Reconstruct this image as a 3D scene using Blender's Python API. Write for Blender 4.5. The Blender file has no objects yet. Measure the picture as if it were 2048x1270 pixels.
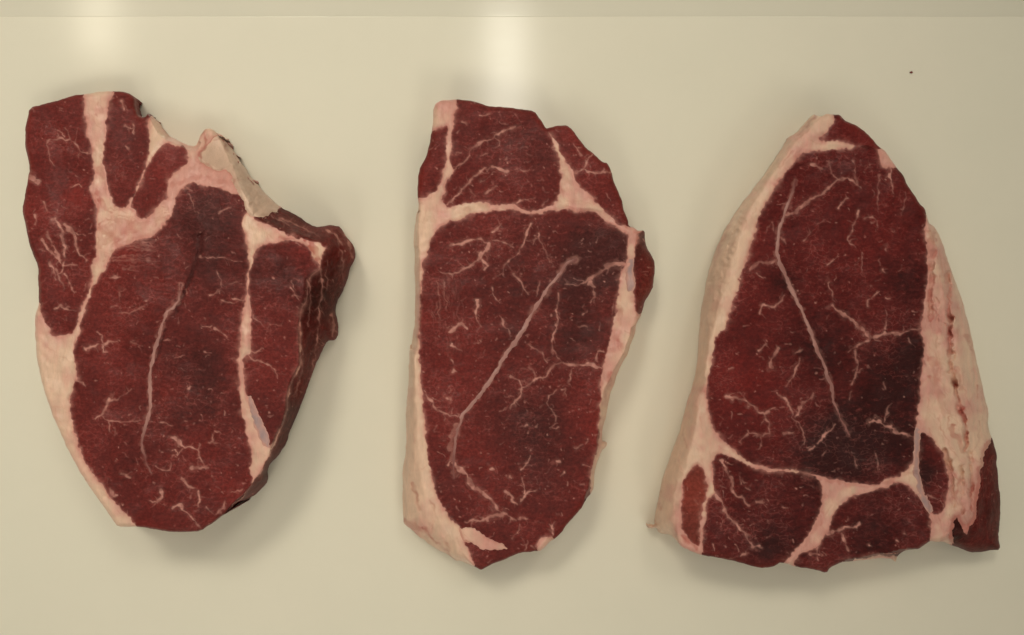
import bpy, math, random
import numpy as np

# ------------------------------------------------------------------ camera, world, lamps
SC = bpy.context.scene
COL = SC.collection
K = 0.0002            # metres on the worktop per reference pixel
H = 0.36              # camera height above the worktop
cam_d = bpy.data.cameras.new('camera')
cam = bpy.data.objects.new('camera', cam_d)
COL.objects.link(cam)
cam.location = (0, 0, H)
cam.rotation_euler = (0, 0, 0)
cam_d.sensor_width = 36.0
cam_d.lens = 36.0 * H / (2048 * K)
cam_d.clip_start = 0.01
cam_d.clip_end = 20
SC.camera = cam

w = bpy.data.worlds.new('World')
SC.world = w
w.use_nodes = True
w.node_tree.nodes['Background'].inputs[0].default_value = (1.0, 0.93, 0.79, 1)
w.node_tree.nodes['Background'].inputs[1].default_value = 0.265

def area_lamp(name, loc, target, sx, sy, power, color):
    d = bpy.data.lights.new(name, 'AREA')
    d.shape = 'RECTANGLE'; d.size = sx; d.size_y = sy
    d.energy = power; d.color = color
    o = bpy.data.objects.new(name, d)
    COL.objects.link(o)
    o.location = loc
    v = np.array(target, float) - np.array(loc, float)
    from mathutils import Vector
    o.rotation_euler = Vector(v).to_track_quat('-Z', 'Y').to_euler()
    return o

# unseen soft lamps added around the worktop; narrow spread fades the pool lower right
for nm, loc, aim, pw in (('key_lamp', (-0.52, 1.06, 1.42), (-0.12, 0.075, 0), 0.36),
                         ('added_back_fill', (0.40, 1.06, 1.42), (-0.115, 0.085, 0), 0.175),
                         ('added_front_fill', (0.42, -1.08, 1.42), (-0.125, 0.06, 0), 0.155),
                         ('added_front_fill', (-0.50, -1.08, 1.42), (-0.125, 0.075, 0), 0.14)):
    k = area_lamp(nm, loc, aim, 0.62, 0.62, pw, (1.0, 0.925, 0.79))
    k.data.spread = math.radians(22)
def tube(name, loc, sx, sy, power, color):
    d = bpy.data.lights.new(name, 'AREA'); d.shape = 'RECTANGLE'
    d.size = sx; d.size_y = sy; d.energy = power; d.color = color
    o = bpy.data.objects.new(name, d); COL.objects.link(o); o.location = loc
    return o
# two ceiling tubes running away from the camera: the two streaks mirrored in the worktop
tube('ceiling_tube_lamp', (-0.015, 0.61, 2.0), 0.100, 0.42, 1.35, (1.0, 0.95, 0.82))
tube('ceiling_tube_lamp', (-1.085, 1.05, 2.0), 0.080, 0.72, 1.9, (1.0, 0.91, 0.70))

SC.view_settings.view_transform = 'Standard'
SC.view_settings.look = 'None'
SC.view_settings.exposure = 0.15
SC.view_settings.gamma = 1.0
SC.render.engine = 'CYCLES'

# ------------------------------------------------------------------ materials
def newmat(name):
    m = bpy.data.materials.new(name); m.use_nodes = True
    nt = m.node_tree
    for n in list(nt.nodes): nt.nodes.remove(n)
    out = nt.nodes.new('ShaderNodeOutputMaterial')
    b = nt.nodes.new('ShaderNodeBsdfPrincipled')
    nt.links.new(b.outputs[0], out.inputs[0])
    return m, nt, b
def nd(nt, t, **kw):
    n = nt.nodes.new(t)
    for k, v in kw.items(): setattr(n, k, v)
    return n
def attr(nt, name):
    n = nd(nt, 'ShaderNodeAttribute'); n.attribute_name = name
    return n.outputs['Fac']
def coords(nt, scale=(1, 1, 1), rot=0.0):
    g = nd(nt, 'ShaderNodeNewGeometry')
    mp = nd(nt, 'ShaderNodeMapping')
    mp.inputs['Scale'].default_value = scale
    mp.inputs['Rotation'].default_value = (0, 0, rot)
    nt.links.new(g.outputs['Position'], mp.inputs[0])
    return mp.outputs[0]
def noise(nt, vec, scale, detail=3.0, rough=0.6):
    n = nd(nt, 'ShaderNodeTexNoise')
    n.inputs['Scale'].default_value = scale
    n.inputs['Detail'].default_value = detail
    n.inputs['Roughness'].default_value = rough
    nt.links.new(vec, n.inputs['Vector'])
    return n.outputs['Fac']
def mth(nt, op, a, b=None, c=None, clamp=False):
    n = nd(nt, 'ShaderNodeMath', operation=op); n.use_clamp = clamp
    for i, v in enumerate((a, b, c)):
        if v is None: continue
        if isinstance(v, (int, float)): n.inputs[i].default_value = v
        else: nt.links.new(v, n.inputs[i])
    return n.outputs[0]
def rng(nt, v, a, b, c=0.0, d=1.0):
    n = nd(nt, 'ShaderNodeMapRange')
    nt.links.new(v, n.inputs[0])
    for i, x in enumerate((a, b, c, d)): n.inputs[i + 1].default_value = x
    return n.outputs[0]
def mixc(nt, f, a, b, blend='MIX'):
    n = nd(nt, 'ShaderNodeMix', data_type='RGBA', blend_type=blend)
    if isinstance(f, (int, float)): n.inputs[0].default_value = f
    else: nt.links.new(f, n.inputs[0])
    for i, v in ((6, a), (7, b)):
        if isinstance(v, tuple): n.inputs[i].default_value = v + (1,) if len(v) == 3 else v
        else: nt.links.new(v, n.inputs[i])
    return n.outputs[2]
def bump(nt, h, strength, dist, bsdf):
    n = nd(nt, 'ShaderNodeBump')
    n.inputs['Strength'].default_value = strength
    n.inputs['Distance'].default_value = dist
    nt.links.new(h, n.inputs['Height'])
    nt.links.new(n.outputs[0], bsdf.inputs['Normal'])

FAT_PINK = (0.54, 0.250, 0.205)
def meat_material(name, rot, dark, red, stretch=(1, 2.2, 1), wet=0.16):
    m, nt, b = newmat(name)
    v = coords(nt)
    vs = coords(nt, stretch, rot)
    tone = attr(nt, 'tone'); marb = attr(nt, 'marbling'); edge = attr(nt, 'rim')
    n1 = noise(nt, v, 60, 4, 0.6)
    n2 = noise(nt, vs, 330, 3, 0.65)
    n3 = noise(nt, v, 900, 2, 0.6)
    n0 = noise(nt, v, 24, 3, 0.55)
    f = mth(nt, 'ADD', mth(nt, 'MULTIPLY', tone, 0.75), 0.55)
    f = mth(nt, 'ADD', f, mth(nt, 'MULTIPLY', mth(nt, 'SUBTRACT', n0, 0.5), 0.8))
    f = mth(nt, 'ADD', f, mth(nt, 'MULTIPLY', mth(nt, 'SUBTRACT', n1, 0.5), 1.0))
    f = mth(nt, 'ADD', f, mth(nt, 'MULTIPLY', mth(nt, 'SUBTRACT', n2, 0.5), 0.9), clamp=True)
    c = mixc(nt, f, dark, red)
    # pale fibre bundles seen end-on
    fl = rng(nt, n2, 0.60, 0.80, 0.0, 0.30)
    c = mixc(nt, fl, c, (0.27, 0.070, 0.058))
    # fibre bundles: faint pale net of connective tissue between them
    vo = nd(nt, 'ShaderNodeTexVoronoi', feature='DISTANCE_TO_EDGE'); vo.inputs['Scale'].default_value = 330
    nz = nd(nt, 'ShaderNodeTexNoise'); nz.inputs['Scale'].default_value = 160; nz.inputs['Detail'].default_value = 3
    nt.links.new(v, nz.inputs['Vector'])
    mp = coords(nt, (stretch[0], 1 + .35 * (stretch[1] - 1), 1), rot)
    add = nd(nt, 'ShaderNodeVectorMath', operation='MULTIPLY_ADD'); add.inputs[1].default_value = (.008, .008, .008)
    nt.links.new(nz.outputs['Color'], add.inputs[0]); nt.links.new(mp, add.inputs[2])
    nt.links.new(add.outputs[0], vo.inputs['Vector'])
    net = mth(nt, 'MULTIPLY', rng(nt, vo.outputs['Distance'], 0.0, 0.10, 0.30, 0.0), mth(nt, 'MULTIPLY', rng(nt, n1, 0.42, 0.64), rng(nt, n2, 0.36, 0.60)))
    c = mixc(nt, net, c, (0.36, 0.120, 0.100))
    pit = rng(nt, vo.outputs['Distance'], 0.25, 0.60, 0.0, 0.35)
    c = mixc(nt, mth(nt, 'MULTIPLY', pit, rng(nt, n0, 0.4, 0.65)), c, (0.055, 0.009, 0.009))
    gr = rng(nt, n3, 0.36, 0.64, 0.80, 1.18)
    cc = nd(nt, 'ShaderNodeCombineColor')
    for i in range(3): nt.links.new(gr, cc.inputs[i])
    c = mixc(nt, 1.0, c, cc.outputs[0], 'MULTIPLY')
    c = mixc(nt, mth(nt, 'MULTIPLY', edge, 0.75, clamp=True), c, (0.20, 0.018, 0.011))
    mm = mth(nt, 'MULTIPLY', marb, rng(nt, n2, 0.25, 0.65, 0.70, 1.12), clamp=True)
    c = mixc(nt, mm, c, FAT_PINK)
    nt.links.new(c, b.inputs['Base Color'])
    r = rng(nt, n0, 0.35, 0.65, 0.40, 0.60)
    nt.links.new(r, b.inputs['Roughness'])
    b.inputs['Specular IOR Level'].default_value = 0.16
    h = mth(nt, 'ADD', mth(nt, 'MULTIPLY', n2, 0.7), mth(nt, 'MULTIPLY', n3, 0.4))
    bump(nt, h, 0.40, 0.0005, b)
    # thin wet film in patches: small broken glints
    b.inputs['Coat Roughness'].default_value = 0.12
    nt.links.new(rng(nt, n1, 0.50, 0.66, 0.0, wet), b.inputs['Coat Weight'])
    cb = nd(nt, 'ShaderNodeBump'); cb.inputs['Strength'].default_value = 0.6; cb.inputs['Distance'].default_value = 0.0006
    nt.links.new(mth(nt, 'ADD', n3, n2), cb.inputs['Height'])
    nt.links.new(cb.outputs[0], b.inputs['Coat Normal'])
    return m

DARK = (0.064, 0.0125, 0.0110); RED = (0.180, 0.0205, 0.0165)
MEATS = [meat_material('meat_fibre_a', 0.25, DARK, RED),
         meat_material('meat_fibre_b', -0.2, DARK, RED),
         meat_material('meat_fibre_c', 1.1, (0.032, 0.0042, 0.0040), (0.150, 0.0130, 0.0110))]
MEAT_RED = meat_material('bright_meat', 0.1, (0.10, 0.019, 0.014), (0.21, 0.034, 0.022))
SIDE = meat_material('shade_darkened_side', 0.0, (0.040, 0.0085, 0.0070), (0.150, 0.0175, 0.0150), (1.6, 1, 1), 0.0)  # the turned-away flank's shade is put into this darker meat colour
SIDE.node_tree.nodes['Principled BSDF'].inputs['Specular IOR Level'].default_value = 0.06

def fat_material(name, cream, pink, red, rot=0.0):
    m, nt, b = newmat(name)
    v = coords(nt); vs = coords(nt, (3.5, 1, 1), rot)
    p = attr(nt, 'pink'); st = attr(nt, 'stain')
    n1 = noise(nt, v, 70, 4, 0.6); n2 = noise(nt, vs, 120, 4, 0.65); n3 = noise(nt, v, 700, 2, 0.5)
    f = mth(nt, 'ADD', p, mth(nt, 'MULTIPLY', mth(nt, 'SUBTRACT', n1, 0.5), 1.1))
    f = mth(nt, 'ADD', f, mth(nt, 'MULTIPLY', mth(nt, 'SUBTRACT', n2, 0.5), 0.9), clamp=True)
    c = mixc(nt, f, cream, pink)
    gr = rng(nt, n2, 0.3, 0.7, 0.87, 1.08)
    cc = nd(nt, 'ShaderNodeCombineColor')
    for i in range(3): nt.links.new(gr, cc.inputs[i])
    c = mixc(nt, 1.0, c, cc.outputs[0], 'MULTIPLY')
    s = mth(nt, 'MULTIPLY', st, rng(nt, n1, 0.3, 0.65, 0.65, 1.1), clamp=True)
    c = mixc(nt, s, c, red)
    nt.links.new(c, b.inputs['Base Color'])
    nt.links.new(rng(nt, n1, 0.3, 0.7, 0.32, 0.52), b.inputs['Roughness'])
    b.inputs['Specular IOR Level'].default_value = 0.48
    b.inputs['Subsurface Weight'].default_value = 0.0
    bump(nt, mth(nt, 'ADD', n2, mth(nt, 'MULTIPLY', n3, 0.25)), 0.55, 0.0009, b)
    return m
FAT = fat_material('beef_fat', (0.745, 0.505, 0.365), (0.63, 0.310, 0.250), (0.40, 0.070, 0.045), 0.3)
BONE = fat_material('sawn_bone', (0.68, 0.47, 0.35), (0.56, 0.375, 0.275), (0.30, 0.055, 0.035))
TENDON = fat_material('tendon', (0.47, 0.240, 0.205), (0.43, 0.18, 0.145), (0.15, 0.030, 0.025))
FASCIA = fat_material('silverskin', (0.33, 0.235, 0.240), (0.55, 0.29, 0.235), (0.12, 0.03, 0.03))
FASCIA.node_tree.nodes['Principled BSDF'].inputs['Roughness'].default_value = 0.3

def top_material(name, k):
    m, nt, b = newmat(name)
    v = coords(nt)
    n1 = noise(nt, v, 7, 3, 0.6); n2 = noise(nt, v, 45, 4, 0.6)
    vs = coords(nt, (1, 30, 1), 0.05); n3 = noise(nt, vs, 14, 3, 0.6)
    c = mixc(nt, n1, (0.755 * k, 0.738 * k, 0.605 * k), (0.780 * k, 0.730 * k, 0.605 * k))
    c = mixc(nt, rng(nt, n2, 0.35, 0.7, 0.0, 0.35), c, (0.725 * k, 0.70 * k, 0.575 * k))
    # faint old knife dots and juice specks
    vo = nd(nt, 'ShaderNodeTexVoronoi'); vo.inputs['Scale'].default_value = 26
    nt.links.new(v, vo.inputs['Vector'])
    sp = rng(nt, vo.outputs['Distance'], 0.010, 0.030, 0.30, 0.0)
    sp = mth(nt, 'MULTIPLY', sp, rng(nt, n1, 0.5, 0.6))
    c = mixc(nt, sp, c, (0.42, 0.36, 0.26))
    nt.links.new(c, b.inputs['Base Color'])
    nt.links.new(rng(nt, n3, 0.3, 0.7, 0.11, 0.135), b.inputs['Roughness'])
    b.inputs['Specular IOR Level'].default_value = 0.5
    bump(nt, mth(nt, 'ADD', mth(nt, 'MULTIPLY', n3, 0.25), n2), 0.03, 0.0003, b)
    return m
TOP = top_material('white_plastic_worktop', 1.0); SHELF = top_material('greyer_plastic_shelf', 0.90)

# ------------------------------------------------------------------ numeric helpers (all in reference-pixel units on the meat plane)
def P(s):
    return np.array([[float(a) for a in t.split(',')] for t in s.split()], float)
def chaikin(p, closed=True, n=1):
    for _ in range(n):
        q = np.roll(p, -1, 0) if closed else p[1:]
        a = p if closed else p[:-1]
        r = np.empty((len(a) * 2, 2)); r[0::2] = a * .8 + q * .2; r[1::2] = a * .2 + q * .8
        p = r if closed else np.vstack([p[:1], r, p[-1:]])
    return p
def vnoise(x, y, scale, seed):
    x = x / scale + 1000.0; y = y / scale + 1000.0
    xi = np.floor(x).astype(np.int64); yi = np.floor(y).astype(np.int64)
    fx = x - xi; fy = y - yi
    fx = fx * fx * fx * (fx * (fx * 6 - 15) + 10); fy = fy * fy * fy * (fy * (fy * 6 - 15) + 10)
    def h(a, b):
        n = (a * 374761393 + b * 668265263 + seed * 974711) & 0x7fffffff
        n = ((n ^ (n >> 13)) * 1274126177) & 0x7fffffff
        n = (n ^ (n >> 16)) & 0xffff
        return n / 32767.5 - 1.0
    a = h(xi, yi); b = h(xi + 1, yi); c = h(xi, yi + 1); d = h(xi + 1, yi + 1)
    return (a * (1 - fx) + b * fx) * (1 - fy) + (c * (1 - fx) + d * fx) * fy
def segdist(x, y, a, b):
    dx, dy = b[0] - a[0], b[1] - a[1]
    L = dx * dx + dy * dy + 1e-9
    t = np.clip(((x - a[0]) * dx + (y - a[1]) * dy) / L, 0, 1)
    return np.hypot(x - a[0] - t * dx, y - a[1] - t * dy), t
def linedist(x, y, p, closed=False):
    d = np.full(x.shape, 1e9)
    n = len(p)
    for i in range(n if closed else n - 1):
        d = np.minimum(d, segdist(x, y, p[i], p[(i + 1) % n])[0])
    return d
def sdpoly(x, y, p):
    d = linedist(x, y, p, True)
    ins = np.zeros(x.shape, bool)
    n = len(p)
    for i in range(n):
        x1, y1 = p[i]; x2, y2 = p[(i + 1) % n]
        if y1 == y2: continue
        c = ((y1 > y) != (y2 > y)) & (x < (x2 - x1) * (y - y1) / (y2 - y1) + x1)
        ins ^= c
    return np.where(ins, d, -d)
def sstep(x, a, b):
    t = np.clip((x - a) / (b - a), 0, 1)
    return t * t * (3 - 2 * t)

# ------------------------------------------------------------------ scene helpers
def tag(o, **kw):
    for k, v in kw.items():
        if v: o[k] = v
def link_mesh(name, verts, faces, mat, parent=None, attrs=None, smooth=True):
    me = bpy.data.meshes.new(name)
    nv, nf = len(verts), len(faces)
    me.vertices.add(nv); me.vertices.foreach_set('co', np.ascontiguousarray(verts, np.float32).ravel())
    k = faces.shape[1]
    me.loops.add(nf * k); me.loops.foreach_set('vertex_index', np.ascontiguousarray(faces, np.int32).ravel())
    me.polygons.add(nf)
    me.polygons.foreach_set('loop_start', np.arange(0, nf * k, k, dtype=np.int32))
    me.polygons.foreach_set('use_smooth', np.full(nf, smooth, bool))
    for n, a in (attrs or {}).items():
        at = me.attributes.new(n, 'FLOAT', 'POINT')
        at.data.foreach_set('value', np.ascontiguousarray(a, np.float32))
    me.update(calc_edges=True); me.validate()
    me.materials.append(mat)
    o = bpy.data.objects.new(name, me); COL.objects.link(o)
    if parent: o.parent = parent; o.matrix_parent_inverse = parent.matrix_world.inverted()
    return o

STEP = 1.5
class Steak:
    def __init__(self, label, thick, outline, seed, tilt=None):
        self.t = thick; self.seed = seed
        S = chaikin(P(outline), True, 1)
        self.S = S
        c = S.mean(0)
        self.root = bpy.data.objects.new('steak', None)
        COL.objects.link(self.root)
        self.root.location = ((c[0] - 1024) * K, (635 - c[1]) * K, 0)
        self.root.empty_display_size = 0.02
        tag(self.root, label=label, category='steak', group='raw steaks lying on the worktop')
        bpy.context.view_layer.update()
        x0, y0 = S.min(0) - 6; x1, y1 = S.max(0) + 6
        self.xs = np.arange(x0, x1, STEP); self.ys = np.arange(y0, y1, STEP)
        self.x, self.y = np.meshgrid(self.xs, self.ys)
        s = seed
        wx = 1.5 * vnoise(self.x, self.y, 16, s) + 0.8 * vnoise(self.x, self.y, 6, s + 1)
        wy = 1.5 * vnoise(self.x, self.y, 16, s + 2) + 0.8 * vnoise(self.x, self.y, 6, s + 3)
        self.wx, self.wy = self.x + wx, self.y + wy
        self.rag = 2.4 * vnoise(self.x, self.y, 23, s + 10) + 1.7 * vnoise(self.x, self.y, 9, s + 11) + 1.3 * vnoise(self.x, self.y, 4.5, s + 12)
        self.n01 = 0.5 + 0.5 * vnoise(self.x, self.y, 15, s + 17)
        self.m01 = vnoise(self.x, self.y, 34, s + 18) + .6 * vnoise(self.x, self.y, 13, s + 19)
        self.vx = self.wx + 2.4 * vnoise(self.x, self.y, 11, s + 13) + 1.2 * vnoise(self.x, self.y, 5, s + 14)
        self.vy = self.wy + 2.4 * vnoise(self.x, self.y, 11, s + 15) + 1.2 * vnoise(self.x, self.y, 5, s + 16)
        self.sdS = sdpoly(self.x + wx * .55, self.y + wy * .55, S)
        n = self.x
        self.z = thick * np.ones(n.shape)
        self.z += 0.0012 * vnoise(self.x, self.y, 150, s + 5) + 0.0006 * vnoise(self.x, self.y, 45, s + 6) + 0.00022 * vnoise(self.x, self.y, 24, s + 9) \
            + 0.00011 * vnoise(self.x, self.y, 15, s + 7) + 0.00004 * vnoise(self.x, self.y, 6, s + 8)
        if tilt:                                   # thinner towards one end
            ax, ay, bx, by, lo = tilt
            f = ((self.x - ax) * (bx - ax) + (self.y - ay) * (by - ay)) / ((bx - ax) ** 2 + (by - ay) ** 2)
            self.z -= (thick - lo) * sstep(f, 0, 1)
        self.side = np.zeros(n.shape)
        self.marb = np.zeros(n.shape); self.tone = np.zeros(n.shape)
        self.pink = np.full(n.shape, 0.04); self.stain = np.zeros(n.shape)
        self.muscle_sd = np.full(n.shape, -1e3)
        self.parts = []
    def slope(self, rim, outer, z0, power, ridges=0.0, rounded=False):
        """the flank between the cut face's rim and the foot on the worktop"""
        R = P(rim); O = P(outer)
        zone = sdpoly(self.wx, self.wy, np.vstack([R, O]))
        dr = linedist(self.wx, self.wy, R)
        ds = np.maximum(self.sdS, 0.01)
        u = ds / (ds + dr)
        prof = (1 - (1 - u) ** 1.9) ** (1 / 1.5) if rounded else u ** power
        zz = z0 + (self.z - z0) * prof
        if ridges:
            zz = zz + ridges * 0.35 * np.sin(u * 22 + 3 * vnoise(self.x, self.y, 60, self.seed + 31)) * np.minimum(u, 1 - u) * 2
            zz = zz + 1.4 * ridges * vnoise(self.x, self.y, 26, self.seed + 33) * np.minimum(u, 1 - u) * 2
        m = zone > 0
        self.z = np.where(m, zz, self.z)
        self.side = np.where(m, np.maximum(self.side, sstep(dr, 1, 10)), self.side)
    def round_edge(self, wpx=11, r=0.0030):
        q = 1 - np.clip(self.sdS / wpx, 0, 1)
        self.z -= r * (1 - np.sqrt(np.maximum(0, 1 - q * q))) * (1 - self.side)
        self.z = np.maximum(self.z, 0.0012)
    def dip(self, x, y, rr, depth):
        self.z -= depth * np.exp(-((self.x - x) ** 2 + (self.y - y) ** 2) / (rr * rr))
    def win(self, p, m):
        a, b = p.min(0) - m, p.max(0) + m
        i0 = max(0, int((a[1] - self.ys[0]) / STEP)); i1 = min(len(self.ys), int((b[1] - self.ys[0]) / STEP) + 2)
        j0 = max(0, int((a[0] - self.xs[0]) / STEP)); j1 = min(len(self.xs), int((b[0] - self.xs[0]) / STEP) + 2)
        return slice(i0, i1), slice(j0, j1)
    def stroke(self, field, pts, w0, s, w1=None, soft=1.2):
        p = np.asarray(pts, float)
        if len(p) == 1: p = np.vstack([p, p + 1.0])
        w1 = w0 if w1 is None else w1
        brk = field is self.marb and w0 < 9
        for i in range(len(p) - 1):
            sl = self.win(p[i:i + 2], max(w0, w1) + 8)
            if sl[0].start >= sl[0].stop or sl[1].start >= sl[1].stop: continue
            d, t = segdist(self.vx[sl], self.vy[sl], p[i], p[i + 1])
            f = (i + t) / (len(p) - 1)
            hw = 0.5 * (w0 + (w1 - w0) * f) * (0.85 + 0.65 * vnoise(self.x[sl], self.y[sl], 8, 77))
            v = s * np.clip((hw + soft - d) / (2 * soft), 0, 1) * (0.88 + 0.45 * vnoise(self.x[sl], self.y[sl], 13, 79)) * (1 - .30 * f)
            if brk: v = v * (.55 + .50 * sstep(vnoise(self.x[sl], self.y[sl], 8.5, 83), -.45, .15))
            field[sl] = np.maximum(field[sl], v)
    def veins(self, text, rnd):
        """'w s x,y x,y ...' one vein a line, with small side twigs"""
        for ln in text.strip().split('\n'):
            tk = ln.split()
            if len(tk) < 3: continue
            wd, s = float(tk[0]), float(tk[1]); p = P(' '.join(tk[2:]))
            self.stroke(self.marb, p, wd * .72, min(1, s * 1.95), wd * .42, 1.0)
            self.stroke(self.marb, p, wd * 1.9, s * .20, wd * 1.0, 2.6)
            if len(p) < 2: continue
            for i in range(len(p) - 1):
                L = np.hypot(*(p[i + 1] - p[i])); n = int(L / 13 + rnd.random())
                for _ in range(n):
                    q = p[i] + (p[i + 1] - p[i]) * rnd.random()
                    a = math.atan2(*(p[i + 1] - p[i])[::-1]) + rnd.choice((-1, 1)) * rnd.uniform(.5, 1.3)
                    l = rnd.uniform(5, 17); k = a + rnd.uniform(-.6, .6)
                    q1 = q + l * .5 * np.array((math.cos(a), math.sin(a))); q2 = q1 + l * .5 * np.array((math.cos(k), math.sin(k)))
                    self.stroke(self.marb, [q, q1, q2], min(wd * .5, 3), s * rnd.uniform(.45, .95), 1.0, .9)
    def flecks(self, n, rnd, ang):
        x0, y0 = self.S.min(0); x1, y1 = self.S.max(0)
        for _ in range(n):
            q = np.array((rnd.uniform(x0, x1), rnd.uniform(y0, y1)))
            dens = 0.5 + 0.5 * float(vnoise(q[0:1], q[1:2], 70, self.seed + 50)[0])
            if rnd.random() > dens + .15: continue
            if rnd.random() < .62:          # specks
                self.stroke(self.marb, [q, q + np.array((rnd.uniform(-1.5, 1.5), rnd.uniform(-1.5, 1.5)))], rnd.uniform(1.5, 3.4), rnd.uniform(.2, .95) ** 1.2, 1.4, 1.0)
                continue
            a = ang + rnd.gauss(0, .7)
            pts = [q]
            for _k in range(rnd.choice((1, 1, 2, 3))):
                a += rnd.uniform(-.7, .7)
                pts.append(pts[-1] + rnd.uniform(2, 7) * np.array((math.cos(a), math.sin(a))))
            self.stroke(self.marb, pts, rnd.uniform(1.3, 2.6), rnd.uniform(.18, .75), 1.0, 1.1)
    def blobs(self, field, text):
        for tk in text.split():
            x, y, r, a = (float(v) for v in tk.split(','))
            d2 = ((self.wx - x) ** 2 + (self.wy - y) ** 2) / (r * r)
            field += a * np.exp(-d2)
    def groove(self, pts, wd, depth, dark):
        tmp = np.zeros(self.x.shape)
        self.stroke(tmp, P(pts), wd, 1.0, wd * .5, 3.0)
        self.z -= depth * tmp; self.tone -= dark * tmp
    def stains(self, text, depth=0.0):
        for ln in text.strip().split('\n'):
            tk = ln.split()
            if len(tk) < 3: continue
            tmp = np.zeros(self.x.shape)
            self.stroke(tmp, P(' '.join(tk[2:])), float(tk[0]), float(tk[1]), float(tk[0]) * .5, 2.0)
            self.stain = np.maximum(self.stain, tmp)
            self.z -= depth * tmp
    def fat_fibres(self, n, rnd, box=None, ang=None, s=(.10, .34), L=(12, 40)):
        x0, y0 = self.S.min(0); x1, y1 = self.S.max(0)
        if box: x0, y0, x1, y1 = box
        for _ in range(n):
            q = np.array((rnd.uniform(x0, x1), rnd.uniform(y0, y1)))
            a = rnd.gauss(ang, .3) if ang is not None else rnd.gauss(1.4, .5)
            l = rnd.uniform(*L); k = a + rnd.uniform(-.4, .4)
            q1 = q + .5 * l * np.array((math.cos(a), math.sin(a))); q2 = q1 + .5 * l * np.array((math.cos(k), math.sin(k)))
            self.stroke(self.stain, [q, q1, q2], rnd.uniform(1.2, 3.2), rnd.uniform(*s), 1.0, 1.6)
    # ---- parts
    def add(self, name, mat, poly, dz=0.0, over=False, label=None, tone=0.0, soft=1.0, sink=.30, parent=None):
        p = chaikin(P(poly), True, 1)
        sd = np.full(self.x.shape, -50.0)
        sl = self.win(p, 14)
        sd[sl] = sdpoly(self.wx[sl], self.wy[sl], p) + self.rag[sl] + 1.8
        self.parts.append(dict(name=name, mat=mat, sd=sd, dz=dz, label=label, tone=tone, over=over, soft=soft, sink=sink, parent=parent))
        return self.parts[-1]
    def add_strip(self, name, mat, pts, w0, w1, w2, parent=None, dz=0.00003, label=None):
        p = P(pts)
        self.stroke(self.marb, p, (w0 + w1) * .8, .34, w2 * 2, 3.0)
        sd = np.full(self.x.shape, -50.0); fade = np.zeros(self.x.shape)
        n = len(p)
        for i in range(n - 1):
            sl = self.win(p[i:i + 2], 14)
            d, t = segdist(self.wx[sl], self.wy[sl], p[i], p[i + 1])
            f = (i + t) / (n - 1)
            hw = .42 * np.where(f < .5, w0 + (w1 - w0) * f * 2, w1 + (w2 - w1) * (f - .5) * 2)
            hw = hw * (1 + .25 * vnoise(self.x[sl], self.y[sl], 13, 91) + .2 * vnoise(self.x[sl], self.y[sl], 5, 92))
            hw = hw - 1.2 * sstep(vnoise(self.x[sl], self.y[sl], 20, 93), .1, .8)
            fade[sl] = np.where(hw - d > sd[sl], .25 * (1 + vnoise(self.x[sl], self.y[sl], 18, 94)) + .75 * np.maximum(sstep(f, .62, 1.0), sstep(f, .18, 0)), fade[sl])
            sd[sl] = np.maximum(sd[sl], hw - d)
        self.parts.append(dict(name=name, mat=mat, sd=sd, dz=dz, label=label, tone=0, over=True, soft=1, sink=.30, parent=parent, fade=fade))
        return self.parts[-1]
    def mesh(self, name, mat, F, z, parent, attrs):
        """the cells of the grid where F > 0, rim snapped on F = 0, with a flank down to the worktop"""
        ny, nx = F.shape
        ins = F > 0
        cell = ins[:-1, :-1] | ins[1:, :-1] | ins[:-1, 1:] | ins[1:, 1:]
        lo = np.minimum(np.minimum(F[:-1, :-1], F[1:, :-1]), np.minimum(F[:-1, 1:], F[1:, 1:]))
        cell &= lo > -3.2
        ci, cj = np.nonzero(cell)
        if not len(ci): return None
        quad = np.stack([ci * nx + cj, (ci + 1) * nx + cj, (ci + 1) * nx + cj + 1, ci * nx + cj + 1], 1)
        used, inv = np.unique(quad, return_inverse=True)
        quad = inv.reshape(quad.shape).astype(np.int64)
        gy, gx = np.gradient(F, STEP)
        gl = np.maximum(np.hypot(gx, gy), .3)
        gx, gy = gx / gl, gy / gl
        f = F.ravel()[used]
        px = self.x.ravel()[used].copy(); py = self.y.ravel()[used].copy()
        ux, uy = gx.ravel()[used], gy.ravel()[used]
        out = f < 0
        px[out] -= f[out] * ux[out]; py[out] -= f[out] * uy[out]
        zz = z.ravel()[used].copy()
        def world(px, py, zz):
            s = K * (H - zz) / H
            return np.stack([(px - 1024) * s, (635 - py) * s, zz], 1)
        v = [world(px, py, zz)]
        # rim edges
        e = np.concatenate([quad[:, [0, 1]], quad[:, [1, 2]], quad[:, [2, 3]], quad[:, [3, 0]]])
        key = np.sort(e, 1); key = key[:, 0] * len(used) + key[:, 1]
        uq, first, cnt = np.unique(key, return_index=True, return_counts=True)
        be = e[first[cnt == 1]]
        bv, binv = np.unique(be, return_inverse=True)
        be2 = binv.reshape(be.shape)
        n0 = len(used); nb = len(bv)
        bx, by, bz = v[0][bv].T
        faces = [quad]
        ring_prev = bv
        rx, ry = px[bv] - 1024, py[bv] - 635
        rl = np.hypot(rx, ry) + 1e-6
        face = np.clip((ux[bv] * rx + uy[bv] * ry) / rl, 0, 1)      # outward normal looks at the picture's middle
        under = 1 + 5.5 * face
        inner = self.sdS.ravel()[used][bv] > 4.0
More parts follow.
